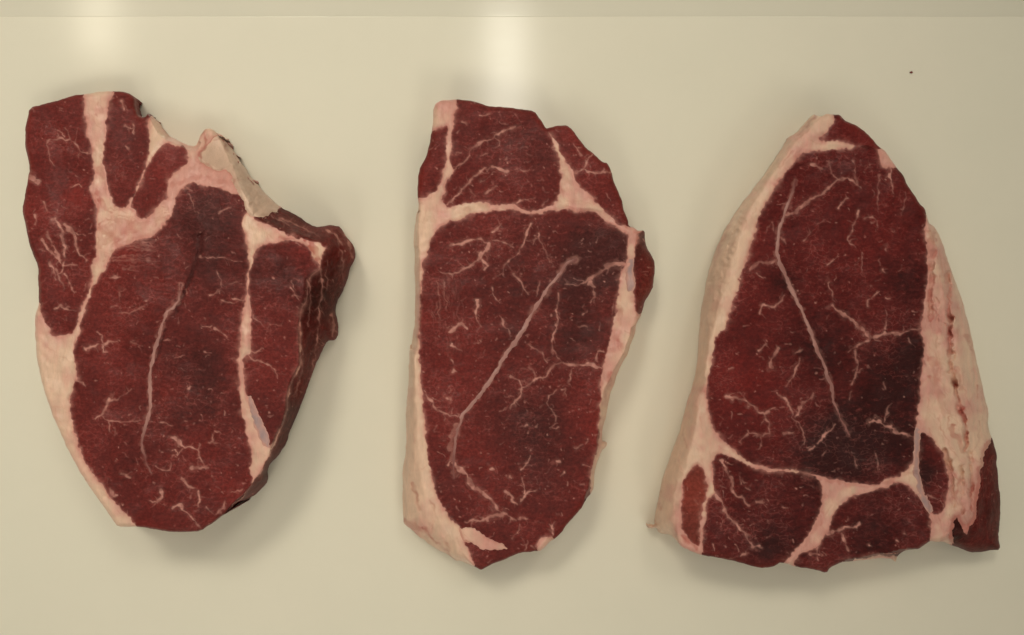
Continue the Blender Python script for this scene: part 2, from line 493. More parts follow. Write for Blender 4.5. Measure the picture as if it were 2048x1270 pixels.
        for (fr, inset) in ((.93, .5), (.60, 1.6), (.15, 4.6), (0, 5.2)):
            zr = np.maximum(bz * fr, 0.0004)
            k = np.clip(bz / self.t, 0.05, 1) * inset * K * under
            ring = np.stack([bx + ux[bv] * k, by - uy[bv] * k, zr], 1)
            hid = world(px[bv] + ux[bv] * 1.5, py[bv] + uy[bv] * 1.5, zr)      # joints between parts lean with the flank
            ring = np.where(inner[:, None], hid, ring)
            idx = n0 + np.arange(nb); n0 += nb
            v.append(ring)
            faces.append(np.stack([ring_prev[be2[:, 1]], ring_prev[be2[:, 0]], idx[be2[:, 0]], idx[be2[:, 1]]], 1))
            ring_prev = idx
        V = np.vstack(v) ; Q = np.vstack(faces)
        at = {}
        for n, a in attrs.items():
            a = a.ravel()[used]
            at[n] = np.concatenate([a] + [a[bv]] * 4)
        return link_mesh(name, V, Q, mat, parent, at)
    def build(self):
        s = self.seed
        under = np.full(self.x.shape, -50.0)
        for p in self.parts:
            if not p['over']: under = np.maximum(under, np.minimum(p['sd'], 40))
        # muscles, bone, silverskin ...
        rim = np.exp(-np.maximum(self.sdS, 0) / 7.0) * (1 - self.side) * (0.5 + .6 * vnoise(self.x, self.y, 30, s + 60))
        rim = np.clip(rim, 0, 1)
        for p in self.parts:
            sd = p['sd']
            F = np.minimum(sd + 3.0, self.sdS)
            z = self.z + p['sink'] * K * np.clip(sd, -3, 3) + p['dz'] * sstep(sd, -2, 4)
            if p['over']:
                z = z + .3 * K * 3
            edge = np.exp(-np.maximum(sd, 0) / (1.1 + 3.4 * self.n01 ** 2)) * .62 * p['soft'] * (self.sdS > 5)
            at = dict(tone=self.tone + p['tone'], marbling=np.clip(self.marb + edge, 0, 1),
                      pink=self.pink, stain=self.stain, rim=rim)
            if 'fade' in p: at['stain'] = np.maximum(p['fade'], .6 * np.exp(-np.maximum(sd, 0) / 1.2))
            if p['mat'] is FAT:
                at['pink'] = self.pink + .35 + .3 * self.m01; at['stain'] = np.maximum(self.stain, .55 * np.exp(-np.maximum(sd, 0) / (1 + 3 * self.n01 ** 2)))
            if p['name'] == 'fascia': at['pink'] = np.exp(-np.maximum(sd, 0) / 2.2) + .5 * self.n01
            par = self.root if p['parent'] is None else p['parent']['obj']
            p['obj'] = self.mesh(p['name'], p['mat'], F, z, par, at)
            if p['label'] and p['obj']: p['obj']['label'] = p['label']
        # fat: everything between them
        cut = 6.0
        F = np.minimum(self.sdS - 5 * sstep(under, -1, 3), cut - under)
        z = self.z - .30 * K * np.clip(under, -2.0, 7)
        z = z + sstep(-under, 1, 8) * (.00035 * vnoise(self.x, self.y, 26, s + 41) + .00022 * vnoise(self.x, self.y, 11, s + 42) + .0001)
        pk = self.pink + .80 * np.exp(np.minimum(under, 0) / 7.0) + .45 * self.m01
        st = np.maximum(self.stain, .55 * np.exp(np.minimum(under, 0) / (0.8 + 3.0 * self.n01 ** 2)))
        self.mesh('fat', FAT, F, z, self.root, dict(pink=pk, stain=st))

# ------------------------------------------------------------------ worktop
def slab(name, x0, x1, y0, y1, z, thick, r, mat):
    import bmesh
    bm = bmesh.new()
    bmesh.ops.create_cube(bm, size=1)
    for v in bm.verts:
        v.co = ((x0 + x1) / 2 + v.co.x * (x1 - x0), (y0 + y1) / 2 + v.co.y * (y1 - y0), z - thick / 2 + v.co.z * thick)
    bmesh.ops.bevel(bm, geom=list(bm.edges), offset=r, segments=8, affect='EDGES', profile=.5)
    me = bpy.data.meshes.new(name); bm.to_mesh(me); bm.free()
    for p in me.polygons: p.use_smooth = False
    me.materials.append(mat)
    o = bpy.data.objects.new(name, me); COL.objects.link(o)
    o['kind'] = 'structure'
    return o
# the worktop's back edge crosses the top of the picture; a shelf a little lower runs on behind it
slab('worktop', -0.9, 0.9, -0.7, 0.1205, 0.0, 0.04, 0.0003, TOP)
slab('worktop_shelf', -0.9, 0.9, 0.1195, 0.75, -0.0004, 0.03, 0.0004, SHELF)

# ------------------------------------------------------------------ left steak, on the bone, cut thick
rnd = random.Random(11)
A = Steak('raw steak with a piece of sawn bone and a deep dark side, leftmost of three', 0.031,
 '59,216 88,207 121,200 148,191 170,188 202,183 233,182 257,185 270,194 272,212 277,231 291,235 297,225 312,240 334,268 350,278 372,289 391,293 '
 '400,272 410,258 421,257 433,266 444,269 453,283 470,305 484,328 507,361 539,395 561,416 580,424 599,433 612,444 630,454 648,452 664,450 681,453 692,474 704,486 709,497 711,512 706,527 700,536 '
 '698,550 687,578 674,604 671,626 676,648 677,667 671,680 654,682 646,698 630,730 618,764 607,795 595,828 583,854 571,889 556,910 539,930 533,942 535,958 530,970 514,986 489,1002 476,1008 '
 '459,1022 442,1033 426,1046 401,1062 363,1065 333,1063 289,1055 267,1053 235,1054 226,1040 204,1008 176,970 150,926 125,876 106,832 100,813 93,796 82,758 74,720 71,676 70,635 77,613 '
 '77,585 76,557 76,531 63,500 57,481 49,440 44,418 50,392 54,370 56,352 60,339 57,320 50,295 50,267 54,238', 3, (440, 620, 150, 230, 0.015))
A.dip(450, 280, 62, .010); A.dip(285, 215, 45, .006)
A.slope('436,270 450,304 464,330 474,362 490,392 500,412 507,430 530,444 567,463 600,472 621,477 655,492 645,509 641,534 610,556 608,590 597,616 596,644 594,676 596,707 597,733 583,752 574,777 570,811 567,833 555,862 544,884 538,910 526,937 512,957 486,986 470,1003 446,1029',
        '470,1060 560,1010 620,900 720,700 740,520 700,430 600,410 540,370 480,290', 0.0030, 0.60, 0.0004)
A.slope('284,228 296,230 304,246 316,266 334,280 358,291 376,300 392,303', '402,285 370,270 340,245 310,215 290,224', 0.004, .8)
A.round_edge(9, 0.0026)
A.blobs(A.tone, '410,430,70,-.9 430,560,80,-.55 390,720,75,-.6 400,820,60,-.5 560,545,45,-.55 310,860,60,-.3 385,880,45,.45 340,780,30,.35 150,390,30,.8 80,240,30,-.2 110,370,60,-.1 70,420,40,.4 100,300,40,.25 250,500,40,.5 215,720,60,.2 540,740,60,.25 250,330,50,-.2 150,480,40,-.1 310,1030,60,.2 460,980,40,.4 600,500,30,.4 325,395,40,.1 '
              '640,600,50,-.6 690,500,30,.5 665,655,22,.5 600,860,60,-.4')
A.blobs(A.pink, '400,350,45,.95 450,372,40,.8 345,380,30,.9 270,455,45,.8 190,395,25,1.0 220,480,35,.35 205,290,60,.22 195,215,30,.25 130,690,40,.15 470,640,60,.5 490,740,50,.55 500,850,50,.35 500,480,20,-.1 80,830,60,-.25 110,780,60,-.3 200,980,60,-.2 510,920,30,.1 600,480,30,.6')
A.stains('''
7 .7 205,327 208,333
6 .5 193,228 196,232
14 .55 180,385 186,400 196,412
10 .45 232,440 240,455 238,475
9 .4 262,440 268,462 300,468
9 .7 408,260 412,290 402,306 402,330 413,330
6 .6 455,300 441,277 429,278
5 .5 398,340 412,328 428,340 450,340
10 .5 470,360 462,352
26 .9 622,484 630,502 640,520
44 .42 215,475 250,450 305,452
12 .6 190,385 205,410 222,425
30 .35 240,500 300,470
24 .3 205,345 208,300
16 .35 345,372 400,352 470,372
10 .55 560,474 590,478
''')
A.veins('''
5 .55 92,287 98,281 118,278 140,278 150,288 165,305 181,306
4 .5 93,290 98,305 102,320 109,332
4 .35 140,278 134,262 131,254
3 .35 128,272 112,258
3 .35 150,285 153,270 154,258
4 .6 157,313 163,306
14 .9 54,353 66,357 76,367
4 .5 143,375 160,370 167,378
10 .75 108,438 118,447 124,462 127,485 128,505 127,530
8 .65 130,448 145,462 152,475 151,490 160,505 173,521
4 .5 150,465 169,471
5 .4 95,462 100,478 108,492
7 .55 85,480 95,500 110,512 121,528
7 .55 100,525 108,540 112,556
6 .55 126,530 120,545 112,553
4 .45 126,531 157,532
6 .55 128,548 140,568 149,586
6 .4 68,430 70,447
5 .4 88,405 93,422
7 .6 112,617 120,613 137,618
7 .9 243,204 248,217
9 .7 118,447 126,470 127,500
8 .6 133,452 150,480 156,500
7 .6 96,470 104,492 118,520
6 .6 112,540 122,560 128,575
5 .5 250,252 259,256
5 .6 266,248 268,268
4 .4 252,292 257,296
3 .4 378,388 384,400 388,420 396,430
4 .5 438,424 450,418 463,414
3 .35 400,515 440,516 482,523
3 .35 410,480 426,470
4 .35 435,545 443,570 440,586
5 .55 465,598 486,600
4 .5 442,600 455,605 467,608
4 .5 460,568 476,562
4 .45 420,590 430,590 440,577
5 .5 405,652 425,651
5 .55 430,658 445,664 456,673
5 .55 374,781 383,772
8 .6 172,697 190,692 205,690 215,683 231,683
6 .55 204,690 207,705 213,705
4 .4 205,684 203,674
4 .35 260,682 285,692
9 .6 219,797 211,815 203,830
4 .4 220,800 236,797 250,790 263,779
5 .5 203,830 189,839
4 .35 203,830 218,842 250,845 284,842
4 .3 218,845 219,863
5 .4 150,763 165,765 173,772
5 .35 245,625 257,627 275,620 292,609
4 .3 220,615 231,612
5 .4 220,555 241,556
9 .35 240,584 242,592
4 .35 322,845 333,846 346,850
7 .5 370,842 374,842
7 .6 343,875 355,882 368,895 385,898 395,902 401,915 405,926 412,938
6 .5 350,900 355,911 366,892
8 .7 385,937 395,934 416,936
5 .5 425,870 428,882 420,885 441,886
5 .45 395,902 399,889
5 .4 310,930 325,940 340,942 343,924
7 .5 365,955 375,970 389,978
7 .5 322,980 323,995 315,1003 302,1000
7 .55 395,985 398,1000 397,1012
8 .5 345,1015 360,1010 366,1021 380,1030 392,1048 401,1056
4 .45 410,1015 429,1028
7 .5 452,1004 441,1020 432,1031
7 .4 245,947 259,954
8 .65 219,978 226,993 233,988
6 .4 462,985 482,975
4 .3 505,632 530,652
4 .35 540,650 566,653
4 .4 495,712 520,722 550,735 557,755
5 .45 500,700 512,705 522,697
5 .45 583,575 597,600
4 .3 586,560 592,590
10 .5 688,462 700,490 704,515
8 .45 655,458 670,470 684,490
9 .4 660,632 668,650 664,672
5 .55 640,532 645,560 640,600 636,650 634,690 628,730 618,760
4 .3 618,560 622,600 615,650
4 .3 670,470 688,520 685,560
4 .3 605,700 604,740 592,790
3 .3 655,520 652,580
4 .35 560,437 600,452 640,476
4 .3 545,432 580,452
''', rnd)  # short bright stroke on the upper middle muscle is a painted specular highlight
A.groove('402,470 398,500 390,530 378,560 368,590 358,612 342,634', 7, .0010, 1.1)
A.groove('330,660 322,690 312,720', 4, .0005, .6)
A.flecks(1300, rnd, 0.1)
# fine pink fibres in the torn patch above the big muscle
for i in range(46):
    x0 = rnd.uniform(222, 300); y0 = rnd.uniform(470, 540); l = rnd.uniform(14, 40)
    A.stroke(A.marb, [(x0, y0), (x0 + l * .5, y0 + rnd.uniform(-3, 2)), (x0 + l, y0 + rnd.uniform(-5, 3))], rnd.uniform(1.5, 3), rnd.uniform(.2, .5), 1.2)
m0 = MEATS[0]
A.add('muscle', m0, '40,200 59,205 88,198 121,190 160,180 165,192 167,213 169,238 173,267 181,298 183,326 186,352 176,377 181,393 191,418 189,449 191,481 191,512 184,524 184,554 172,591 162,617 154,645 145,664 117,674 103,670 99,654 88,635 84,613 76,596 60,560 40,480')
A.add('muscle', m0, '230,176 257,172 302,176 304,226 293,238 296,267 299,285 298,308 290,333 280,358 268,386 252,411 243,416 230,408 220,386 214,352 209,314 212,276 211,245 220,219 225,200')
A.add('muscle', m0, '312,310 322,294 334,287 350,296 365,292 373,304 375,326 356,336 340,345 335,370 334,393 315,411 302,430 290,437 277,430 266,411 271,393 282,370 293,339 304,317', tone=.15)
big = A.add('muscle', m0, '358,386 364,380 381,368 410,371 454,382 485,392 508,406 497,420 486,430 484,449 490,480 496,521 493,556 490,597 484,629 478,670 473,714 474,764 482,815 489,859 499,890 498,922 502,945 505,960 490,990 452,1035 420,1065 401,1078 340,1078 285,1064 264,1036 246,1018 226,997 204,967 182,939 160,901 150,860 147,829 141,807 146,775 149,762 157,758 150,720 150,689 160,667 162,642 173,616 185,582 197,557 214,536 224,515 232,496 271,484 302,474 321,463 334,443 350,421 352,399')
A.add('muscle', m0, '512,520 513,505 522,494 539,487 577,481 606,488 616,496 626,520 640,535 616,556 614,600 600,617 599,644 597,676 599,707 600,733 586,752 577,777 573,811 569,833 558,862 548,884 538,898 533,878 524,855 508,822 496,793 489,755 490,720 503,704 504,676 503,644 500,607 500,569 499,550', tone=.0)
A.add('cut_side', SIDE, '505,436 535,424 565,414 600,425 632,448 660,440 700,440 725,500 715,560 690,620 700,690 690,720 660,800 630,870 595,930 565,980 480,1025 440,1045 452,1030 474,1003 490,988 512,960 530,936 543,902 550,886 561,863 572,835 576,811 580,778 590,754 603,735 602,700 601,640 603,617 617,598 618,558 643,536 646,510 656,494 640,486 600,474 567,465 530,447', sink=.2)
A.add('bone', BONE, '402,308 411,293 429,277 441,275 450,285 468,303 486,328 507,360 539,394 562,417 545,424 520,432 500,427 492,410 478,385 464,352 455,337 440,341 426,338 413,329 402,320', dz=0.0006, soft=0)
A.add('fascia', FASCIA, '498,789 507,812 517,834 528,854 538,880 540,897 533,893 521,872 509,845 500,818', over=True, soft=0)
A.add_strip('tendon', TENDON, '363,570 361,583 358,601 348,614 336,624 325,645 317,676 306,708 301,746 299,784 301,812 293,846 286,875 283,897 287,910 295,927 302,946', 7, 8.5, 3, parent=big)
# tan outer face of the bone, brownish pink at its foot
A.pink = np.maximum(A.pink, A.side * sstep(A.x, 440, 462) * (A.y < 432) * .85)
A.stain = np.maximum(A.stain, A.side * (A.y < 432) * (A.x < 440) * .1)
A.fat_fibres(420, rnd)
A.fat_fibres(90, rnd, (195, 410, 335, 530), -.35, (.3, .8), (14, 46))
A.fat_fibres(40, rnd, (335, 330, 480, 385), .3, (.15, .4))
A.build()

# ------------------------------------------------------------------ middle steak
rnd = random.Random(23)
B = Steak('upright oblong raw steak with one pale diagonal tendon, middle of three', 0.022,
 '873,206 884,200 903,199 912,199 916,198 924,199 945,202 962,208 990,214 997,213 1016,215 1040,218 1068,222 1079,237 1083,243 1091,257 1101,254 1118,250 1134,251 1146,260 1160,281 1172,296 1191,311 1205,324 1215,326 1223,343 1227,362 1236,381 1243,400 1248,421 1256,440 1257,451 1270,456 1276,462 1289,461 1290,480 1294,496 1307,518 '
 '1309,530 1309,551 1305,579 1290,601 1283,629 1273,645 1270,667 1257,700 1254,711 1241,733 1231,758 1220,791 1214,817 1213,834 1204,860 1204,883 1214,884 1213,892 1201,904 1193,928 1188,956 1187,975 1183,985 1169,1003 1162,1019 1138,1043 1122,1067 1112,1076 1098,1085 1082,1102 1070,1103 1041,1104 1015,1116 980,1130 969,1136 962,1139 952,1135 922,1121 912,1121 893,1107 870,1096 858,1089 851,1081 839,1074 827,1062 808,1049 '
 '806,1041 805,998 806,970 804,958 805,934 811,911 812,893 813,850 811,826 815,793 818,751 818,711 821,687 823,699 825,675 831,640 829,623 831,585 828,538 830,503 826,488 828,467 832,439 836,420 837,404 834,385 836,355 841,334 851,317 858,291 865,258 866,220', 41)
B.slope('840,420 838,450 838,490 842,520 840,560 844,600 843,620 842,650 838,690 831,720 832,760 834,800 836,840 838,880 842,920 846,950 852,980 862,1010 876,1035 893,1058 908,1080 922,1100 940,1122 950,1136',
        '930,1160 800,1080 780,960 800,700 810,440', 0.008, .48, 0.0003, True)
B.slope('1264,655 1255,688 1245,710 1232,734 1216,765 1207,785 1203,803 1200,831 1196,860 1194,883 1189,916 1182,945 1176,972 1168,1000', '1190,1000 1225,900 1235,770 1275,720 1285,650', 0.006, .6)
B.slope('1274,470 1270,500 1268,560 1272,610 1276,640', '1290,640 1330,560 1315,500 1294,455', 0.012, .6)
B.round_edge(11, 0.0028)
B.blobs(B.tone, '1215,505,65,-1.0 1170,540,55,-.5 1060,850,80,-.75 1080,950,70,-.5 1045,560,110,-.35 1020,290,90,-.35 1080,300,40,-.3 900,600,50,.15 920,730,70,.35 1180,850,40,.5 950,900,70,.3 1000,960,60,.3 850,370,35,-.1 846,350,30,.5 1200,350,50,-.05 1150,270,30,.3 1290,550,30,.15 1150,640,60,-.3 1160,690,50,-.4 845,640,20,.5 1150,1000,60,.1 880,940,40,-.2 1080,450,60,-.3')
B.blobs(B.pink, '890,215,28,.75 880,245,20,.3 1080,417,35,.75 1020,412,40,.5 1150,390,40,.3 1195,410,30,.5 1240,455,25,.9 860,440,25,.15 900,420,40,.25 850,520,30,.1 1245,650,30,.5 1225,700,35,.6 1200,745,30,.9 1250,520,30,.5 820,750,60,-.3 830,880,60,-.35 840,980,50,-.3 850,1060,40,.15 970,1085,30,.7 1090,1085,30,.7 1290,465,20,1')
B.stains('''
12 .85 1248,443 1252,455
12 .6 1182,735 1200,738
8 .6 1245,690 1240,705
9 .55 1235,680 1238,700 1246,708
9 .5 1222,745 1216,775 1210,800
8 .5 827,965 833,990 838,1020
5 .6 862,1000 868,1018 876,1036
18 .55 812,1045 828,1050 845,1062
30 .2 860,560 840,620
20 .3 1240,620 1225,700
14 .3 900,430 960,412 1040,412 1120,414 1200,425
8 .75 850,1055 862,1075 880,1090 898,1105 910,1118
6 .6 892,1085 900,1100
9 .5 1284,466 1270,464
6 .35 985,415 1030,417 1058,426
5 .35 1080,420 1140,416 1180,420
6 .35 1125,380 1128,400
4 .3 897,215 896,250
''', .0002)
B.veins('''
9 .7 904,490 920,490 935,482 960,478 975,485 983,496
6 .6 985,482 1010,484 1026,493
13 .65 979,490 969,505 960,516
8 .65 960,515 935,535 904,551
4 .45 905,550 880,544
6 .55 962,517 975,530 970,541
7 .55 985,463 998,456 1003,449
5 .5 1060,450 1053,470 1048,485 1037,508 1020,518 1010,530 1003,545 985,558
4 .45 1075,463 1080,480 1090,500 1100,526
4 .45 1075,475 1065,491
6 .5 1027,547 1040,560 1045,575 1056,586
9 .6 955,600 952,620 953,635 964,656
5 .5 985,578 988,592 998,606
9 .5 900,665 915,650 925,645 933,656
5 .45 1000,630 1005,650 1015,658 1023,669
11 .65 908,742 913,744
7 .5 905,722 906,728
9 .55 893,796 898,797
8 .5 900,797 904,795
5 .45 900,690 920,702
7 .65 850,786 862,805 875,822 890,828 916,832
24 .22 912,855 905,880 904,905 900,925
8 .4 896,930 906,920 905,890
11 .7 908,928 930,950 950,975 970,990 985,1002 995,1020 1010,1028 1032,1041
8 .6 1008,1027 985,1032 965,1040 950,1040 931,1045
5 .45 1040,1050 1038,1060 1024,1076
9 .45 1040,1038 1056,1036
11 .7 1252,528 1230,528 1210,535 1190,550 1169,565
14 .5 1180,568 1190,574
4 .45 1165,566 1150,570 1131,569
4 .4 1187,575 1190,592 1181,606
6 .5 1115,588 1115,610 1112,622 1117,645 1108,665 1103,685 1104,700 1115,715 1126,726
9 .65 1203,738 1188,732 1170,728 1140,730 1125,725 1110,728 1100,740 1090,756 1070,755 1060,765 1043,778 1042,790 1035,800 1021,816
6 .5 1192,722 1195,705 1209,704
4 .45 1068,755 1065,740 1057,731
5 .45 1060,690 1080,705 1094,723
4 .45 1018,753 1035,760 1042,776
4 .5 1112,783 1098,793 1094,806 1100,815 1110,825 1110,844
4 .4 1146,739 1138,755 1136,766
4 .4 1122,782 1133,778 1130,791
6 .5 1056,848 1049,853
6 .45 1116,857 1104,853
7 .6 1150,893 1169,890
4 .6 1173,877 1174,889
9 .6 1112,921 1118,923
5 .5 1128,944 1119,951
5 .45 1168,930 1181,935
5 .5 1044,938 1050,932 1061,912
7 .65 1061,900 1064,901
7 .65 1019,955 1022,956
9 .55 980,937 986,940
5 .55 1048,988 1049,970 1044,954
7 .6 1045,1000 1055,985 1071,980
6 .45 1010,980 1025,998 1033,1006
8 .6 1108,1072 1104,1050 1112,1044
5 .4 1100,1048 1104,1056
4 .35 1080,560 1070,590
4 .35 1155,655 1175,652
4 .35 1165,628 1175,622
8 .65 1030,252 1010,260 995,270 985,278 970,283 955,292 945,297 938,303 935,318 920,328 907,341
4 .5 990,275 998,282 998,290 984,299
7 .45 962,312 976,308
8 .6 895,408 910,395 925,380 935,370 950,352 960,342 971,337
9 .5 985,333 1000,337 1016,343
9 .5 1040,340 1050,343 1061,341
7 .4 972,388 985,378 996,372
7 .35 940,380 951,393
11 .5 965,362 969,364
6 .35 960,231 981,228
6 .5 1035,405 1050,398 1069,394
6 .45 1085,413 1096,399
8 .5 912,306 919,303
6 .35 925,240 935,248
9 .55 1150,343 1170,340 1190,345 1222,344
8 .45 1170,335 1175,322 1184,307
5 .35 1150,290 1162,311
12 .35 1172,388 1195,400
3 .3 875,560 880,640
3 .3 890,560 893,620
''', rnd)
B.flecks(1700, rnd, -0.4)
for i in range(70):      # fine upright fibres on the left of the big muscle
    x0 = rnd.uniform(865, 925); y0 = rnd.uniform(540, 700); l = rnd.uniform(14, 36)
    B.stroke(B.marb, [(x0, y0), (x0 + rnd.uniform(-4, 4), y0 + l)], rnd.uniform(1.2, 2.2), rnd.uniform(.08, .28), 1.0)
# membranes beside the long right-hand fat strip
for dx in (0, 7):
    B.stroke(B.marb, [(1254 - dx, 520), (1248 - dx, 560), (1240 - dx, 590), (1232 - dx, 630)], 3, .5, 2)
m1 = MEATS[1]
B.add('muscle', m1, '870,262 882,257 895,252 894,274 891,298 891,322 885,343 879,364 870,381 860,390 848,396 836,394 822,392 822,350 845,310 858,268')
B.add('muscle', m1, '916,190 962,198 1016,205 1068,212 1090,235 1096,262 1105,286 1112,307 1119,326 1117,343 1123,355 1123,371 1117,385 1113,402 1097,413 1071,418 1058,421 1040,415 1026,407 993,407 955,402 931,406 898,412 887,402 890,383 897,362 908,343 905,330 903,320 904,293 906,263 909,237 916,222 914,205')
B.add('muscle', m1, '1094,260 1101,246 1118,240 1140,242 1165,275 1205,314 1225,322 1240,362 1255,400 1264,440 1256,452 1242,451 1229,440 1210,421 1191,402 1175,385 1160,371 1153,355 1151,343 1141,331 1132,314 1121,303 1116,287 1106,275', tone=.1)
bigB = B.add('muscle', m1, '877,458 898,446 926,437 945,427 976,425 1000,421 1023,421 1040,427 1059,432 1075,430 1099,425 1134,421 1168,422 1191,428 1205,440 1229,453 1248,464 1257,472 1255,485 1253,511 1250,525 1242,544 1237,582 1231,619 1224,653 1219,683 1213,709 1203,735 1201,758 1200,793 1197,822 1197,845 1196,881 1189,911 1182,942 1178,975 1180,1000 1165,1030 1128,1075 1112,1075 1104,1070 1084,1074 1074,1085 1068,1115 1030,1118 985,1140 962,1150 951,1134 948,1119 938,1100 930,1085 938,1082 925,1062 915,1052 896,1029 882,1003 870,970 860,927 857,890 853,864 853,845 848,798 844,758 843,727 840,704 843,688 841,670 840,650 842,618 846,585 847,562 851,519 858,498 864,479')
B.add('muscle', m1, '1279,470 1288,462 1298,480 1316,515 1318,560 1300,596 1289,620 1277,632 1271,616 1270,600 1270,563 1266,534 1268,506 1274,485', tone=.1)
B.add('fat_seam', FAT, '918,1056 935,1056 950,1061 969,1074 993,1085 1016,1096 1000,1101 981,1100 955,1089 931,1080', over=True, soft=0)
B.add('fascia', FASCIA, '1259,520 1264,516 1264,540 1269,563 1266,576 1256,580 1252,560 1256,540', over=True, soft=0)
B.add_strip('tendon', TENDON, '1153,518 1134,527 1120,546 1106,565 1087,589 1071,615 1054,645 1040,671 1030,685 1007,715 983,758 955,796 926,829 917,855 910,881 908,904 907,928 909,955', 4, 11, 4, parent=bigB)
B.fat_fibres(420, rnd)
B.fat_fibres(40, rnd, (900, 400, 1240, 445), .05, (.15, .4))
B.build()

# ------------------------------------------------------------------ right steak, wide at its foot
rnd = random.Random(37)
C = Steak('tapering raw steak with a thick cream fat edge, broad at the foot, rightmost of three', 0.026,
 '1643,233 1654,227 1668,230 1679,229 1690,240 1698,244 1715,253 1734,266 1748,282 1759,294 1771,302 1781,317 1795,337 1807,351 1814,370 1828,389 1839,407 1849,417 1854,433 1858,447 1870,455 1879,471 1890,502 1906,551 1912,566 1926,606 1937,650 1948,697 1956,736 1964,769 1971,800 1977,822 1975,850 1984,877 1993,905 1994,938 1999,979 2001,1020 1999,1048 1997,1073 2001,1100 1984,1100 1962,1104 1940,1105 1915,1094 1888,1084 1869,1084 1860,1081 1841,1096 '
 '1830,1099 1812,1101 1795,1110 1792,1126 1780,1115 1722,1120 1684,1124 1658,1135 1653,1147 1637,1141 1591,1133 1562,1124 1550,1131 1542,1134 1522,1137 1496,1130 1455,1118 1408,1112 1392,1106 1365,1095 1353,1080 1338,1068 1318,1067 1312,1054 1300,1058 1293,1053 1297,1048 1310,1050 1309,1042 1315,1007 1324,961 1341,914 1359,864 1368,830 1376,797 1383,780 1386,769 1394,733 1397,678 1402,623 1409,584 1416,548 1430,504 1446,466 1466,433 1480,413 1500,386 1528,351 1555,312 1576,276 1591,268 1610,246 1627,228 1634,231', 71)
C.slope('1646,228 1630,246 1616,264 1598,280 1578,304 1550,344 1520,390 1502,420 1490,450 1478,490 1465,540 1454,590 1446,630 1428,662 1420,690 1414,740 1410,785 1400,815 1388,880 1376,932 1366,969 1360,1028 1356,1078 1360,1092',
        '1330,1090 1280,1070 1290,1000 1360,760 1380,600 1440,430 1560,270 1600,230 1630,215', 0.0050, .50, 0.0004, True)
C.slope('1850,425 1858,470 1868,518 1872,568 1874,606 1872,640 1878,689 1884,725 1888,761 1884,795 1878,830 1886,870 1900,912 1906,954 1904,990 1898,1025 1890,1060 1880,1082',
        '1890,1110 2010,1130 2030,1000 2000,800 1950,600 1880,440', 0.010, .55, 0.0011, True)
C.slope('1842,1098 1815,1098 1795,1099 1760,1106 1720,1114 1690,1119', '1690,1145 1800,1145 1845,1112', 0.010, .9)
C.round_edge(11, 0.0028)
C.blobs(C.tone, '1655,905,85,-1.0 1800,720,90,-.7 1750,870,90,-.7 1640,690,70,-.4 1570,560,42,-.55 1545,1085,60,-.6 1740,1065,80,-.4 1850,950,25,-.9 1985,1000,40,.1 1810,560,50,-.5 1500,780,70,.35 1560,880,50,.2 1460,730,50,.3 1390,990,30,1.0 1640,350,70,.1 1520,480,40,.3 1730,470,80,.15 1720,260,40,.2 1700,1000,40,.3 1870,900,20,.4 1960,1085,30,.3 1915,1060,25,-.9')
C.blobs(C.pink, '1770,315,35,.7 1600,270,40,.3 1620,290,40,-.1 1690,288,30,.35 1500,430,60,-.3 1450,560,70,-.3 1410,700,60,-.4 1440,870,40,.3 1520,930,40,.35 1660,965,40,.5 1750,985,60,.6 1640,1040,35,.7 1610,1100,30,.5 1865,500,30,.75 1870,600,45,.7 1860,680,60,.6 1910,680,50,.3 1860,790,50,.5 1915,600,40,.3 1940,800,40,.4 1900,1000,40,.2 1950,960,30,.6 1870,1050,30,.5 1930,1020,30,.6 1330,900,50,-.6 1350,1040,30,.3 1380,1090,25,1.1 1835,870,15,.5')
C.groove('1896,545 1899,640 1901,706 1906,760 1918,806 1930,850 1930,900', 11, .0034, 0)
C.groove('1866,500 1862,580 1858,640', 8, .0014, 0)
C.groove('1890,900 1902,950 1908,1010', 8, .0020, 0)
C.groove('1922,930 1926,980 1924,1030', 7, .0022, 0)
C.groove('1940,900 1943,960 1941,1020', 7, .0020, 0)
C.groove('1872,600 1876,680 1880,760', 12, .0008, 0)
C.groove('1935,640 1945,720 1952,800', 10, .0009, 0)
C.groove('1478,440 1452,520 1434,600 1420,680', 9, .0007, 0)
C.stains('''
6 .85 1633,229 1615,248 1595,269
22 .5 1865,470 1862,560 1858,640
26 .4 1910,740 1920,820
14 .35 1480,905 1560,940 1640,955 1700,970 1770,968 1830,940
14 .3 1648,990 1640,1040 1610,1090
18 .2 1880,520 1905,600
5 .45 1588,300 1570,320 1558,333
7 .35 1466,437 1440,490 1424,545
10 .55 1862,615 1870,625 1860,640
6 .45 1856,530 1862,560
12 .65 1900,575 1898,640 1899,706 1903,740 1909,775
14 .85 1909,775 1921,806 1930,850 1930,900
18 .6 1905,860 1918,880 1925,905
7 .45 1912,1000 1920,955 1926,940
7 .5 1940,1020 1943,980 1940,930
7 .55 1905,945 1918,958
6 .45 1892,560 1897,620
16 .3 1880,790 1890,830
12 .5 1935,675 1940,700
20 .35 1868,720 1872,790
14 .4 1890,900 1900,940
8 .5 1945,960 1942,1010
10 .4 1860,755 1862,765
14 .8 1365,1070 1375,1082 1392,1095
7 .7 1318,1005 1325,1020
6 .6 1645,1025 1652,1040
8 .5 1640,1050 1660,1010
6 .5 1366,860 1372,895
''', .0006)
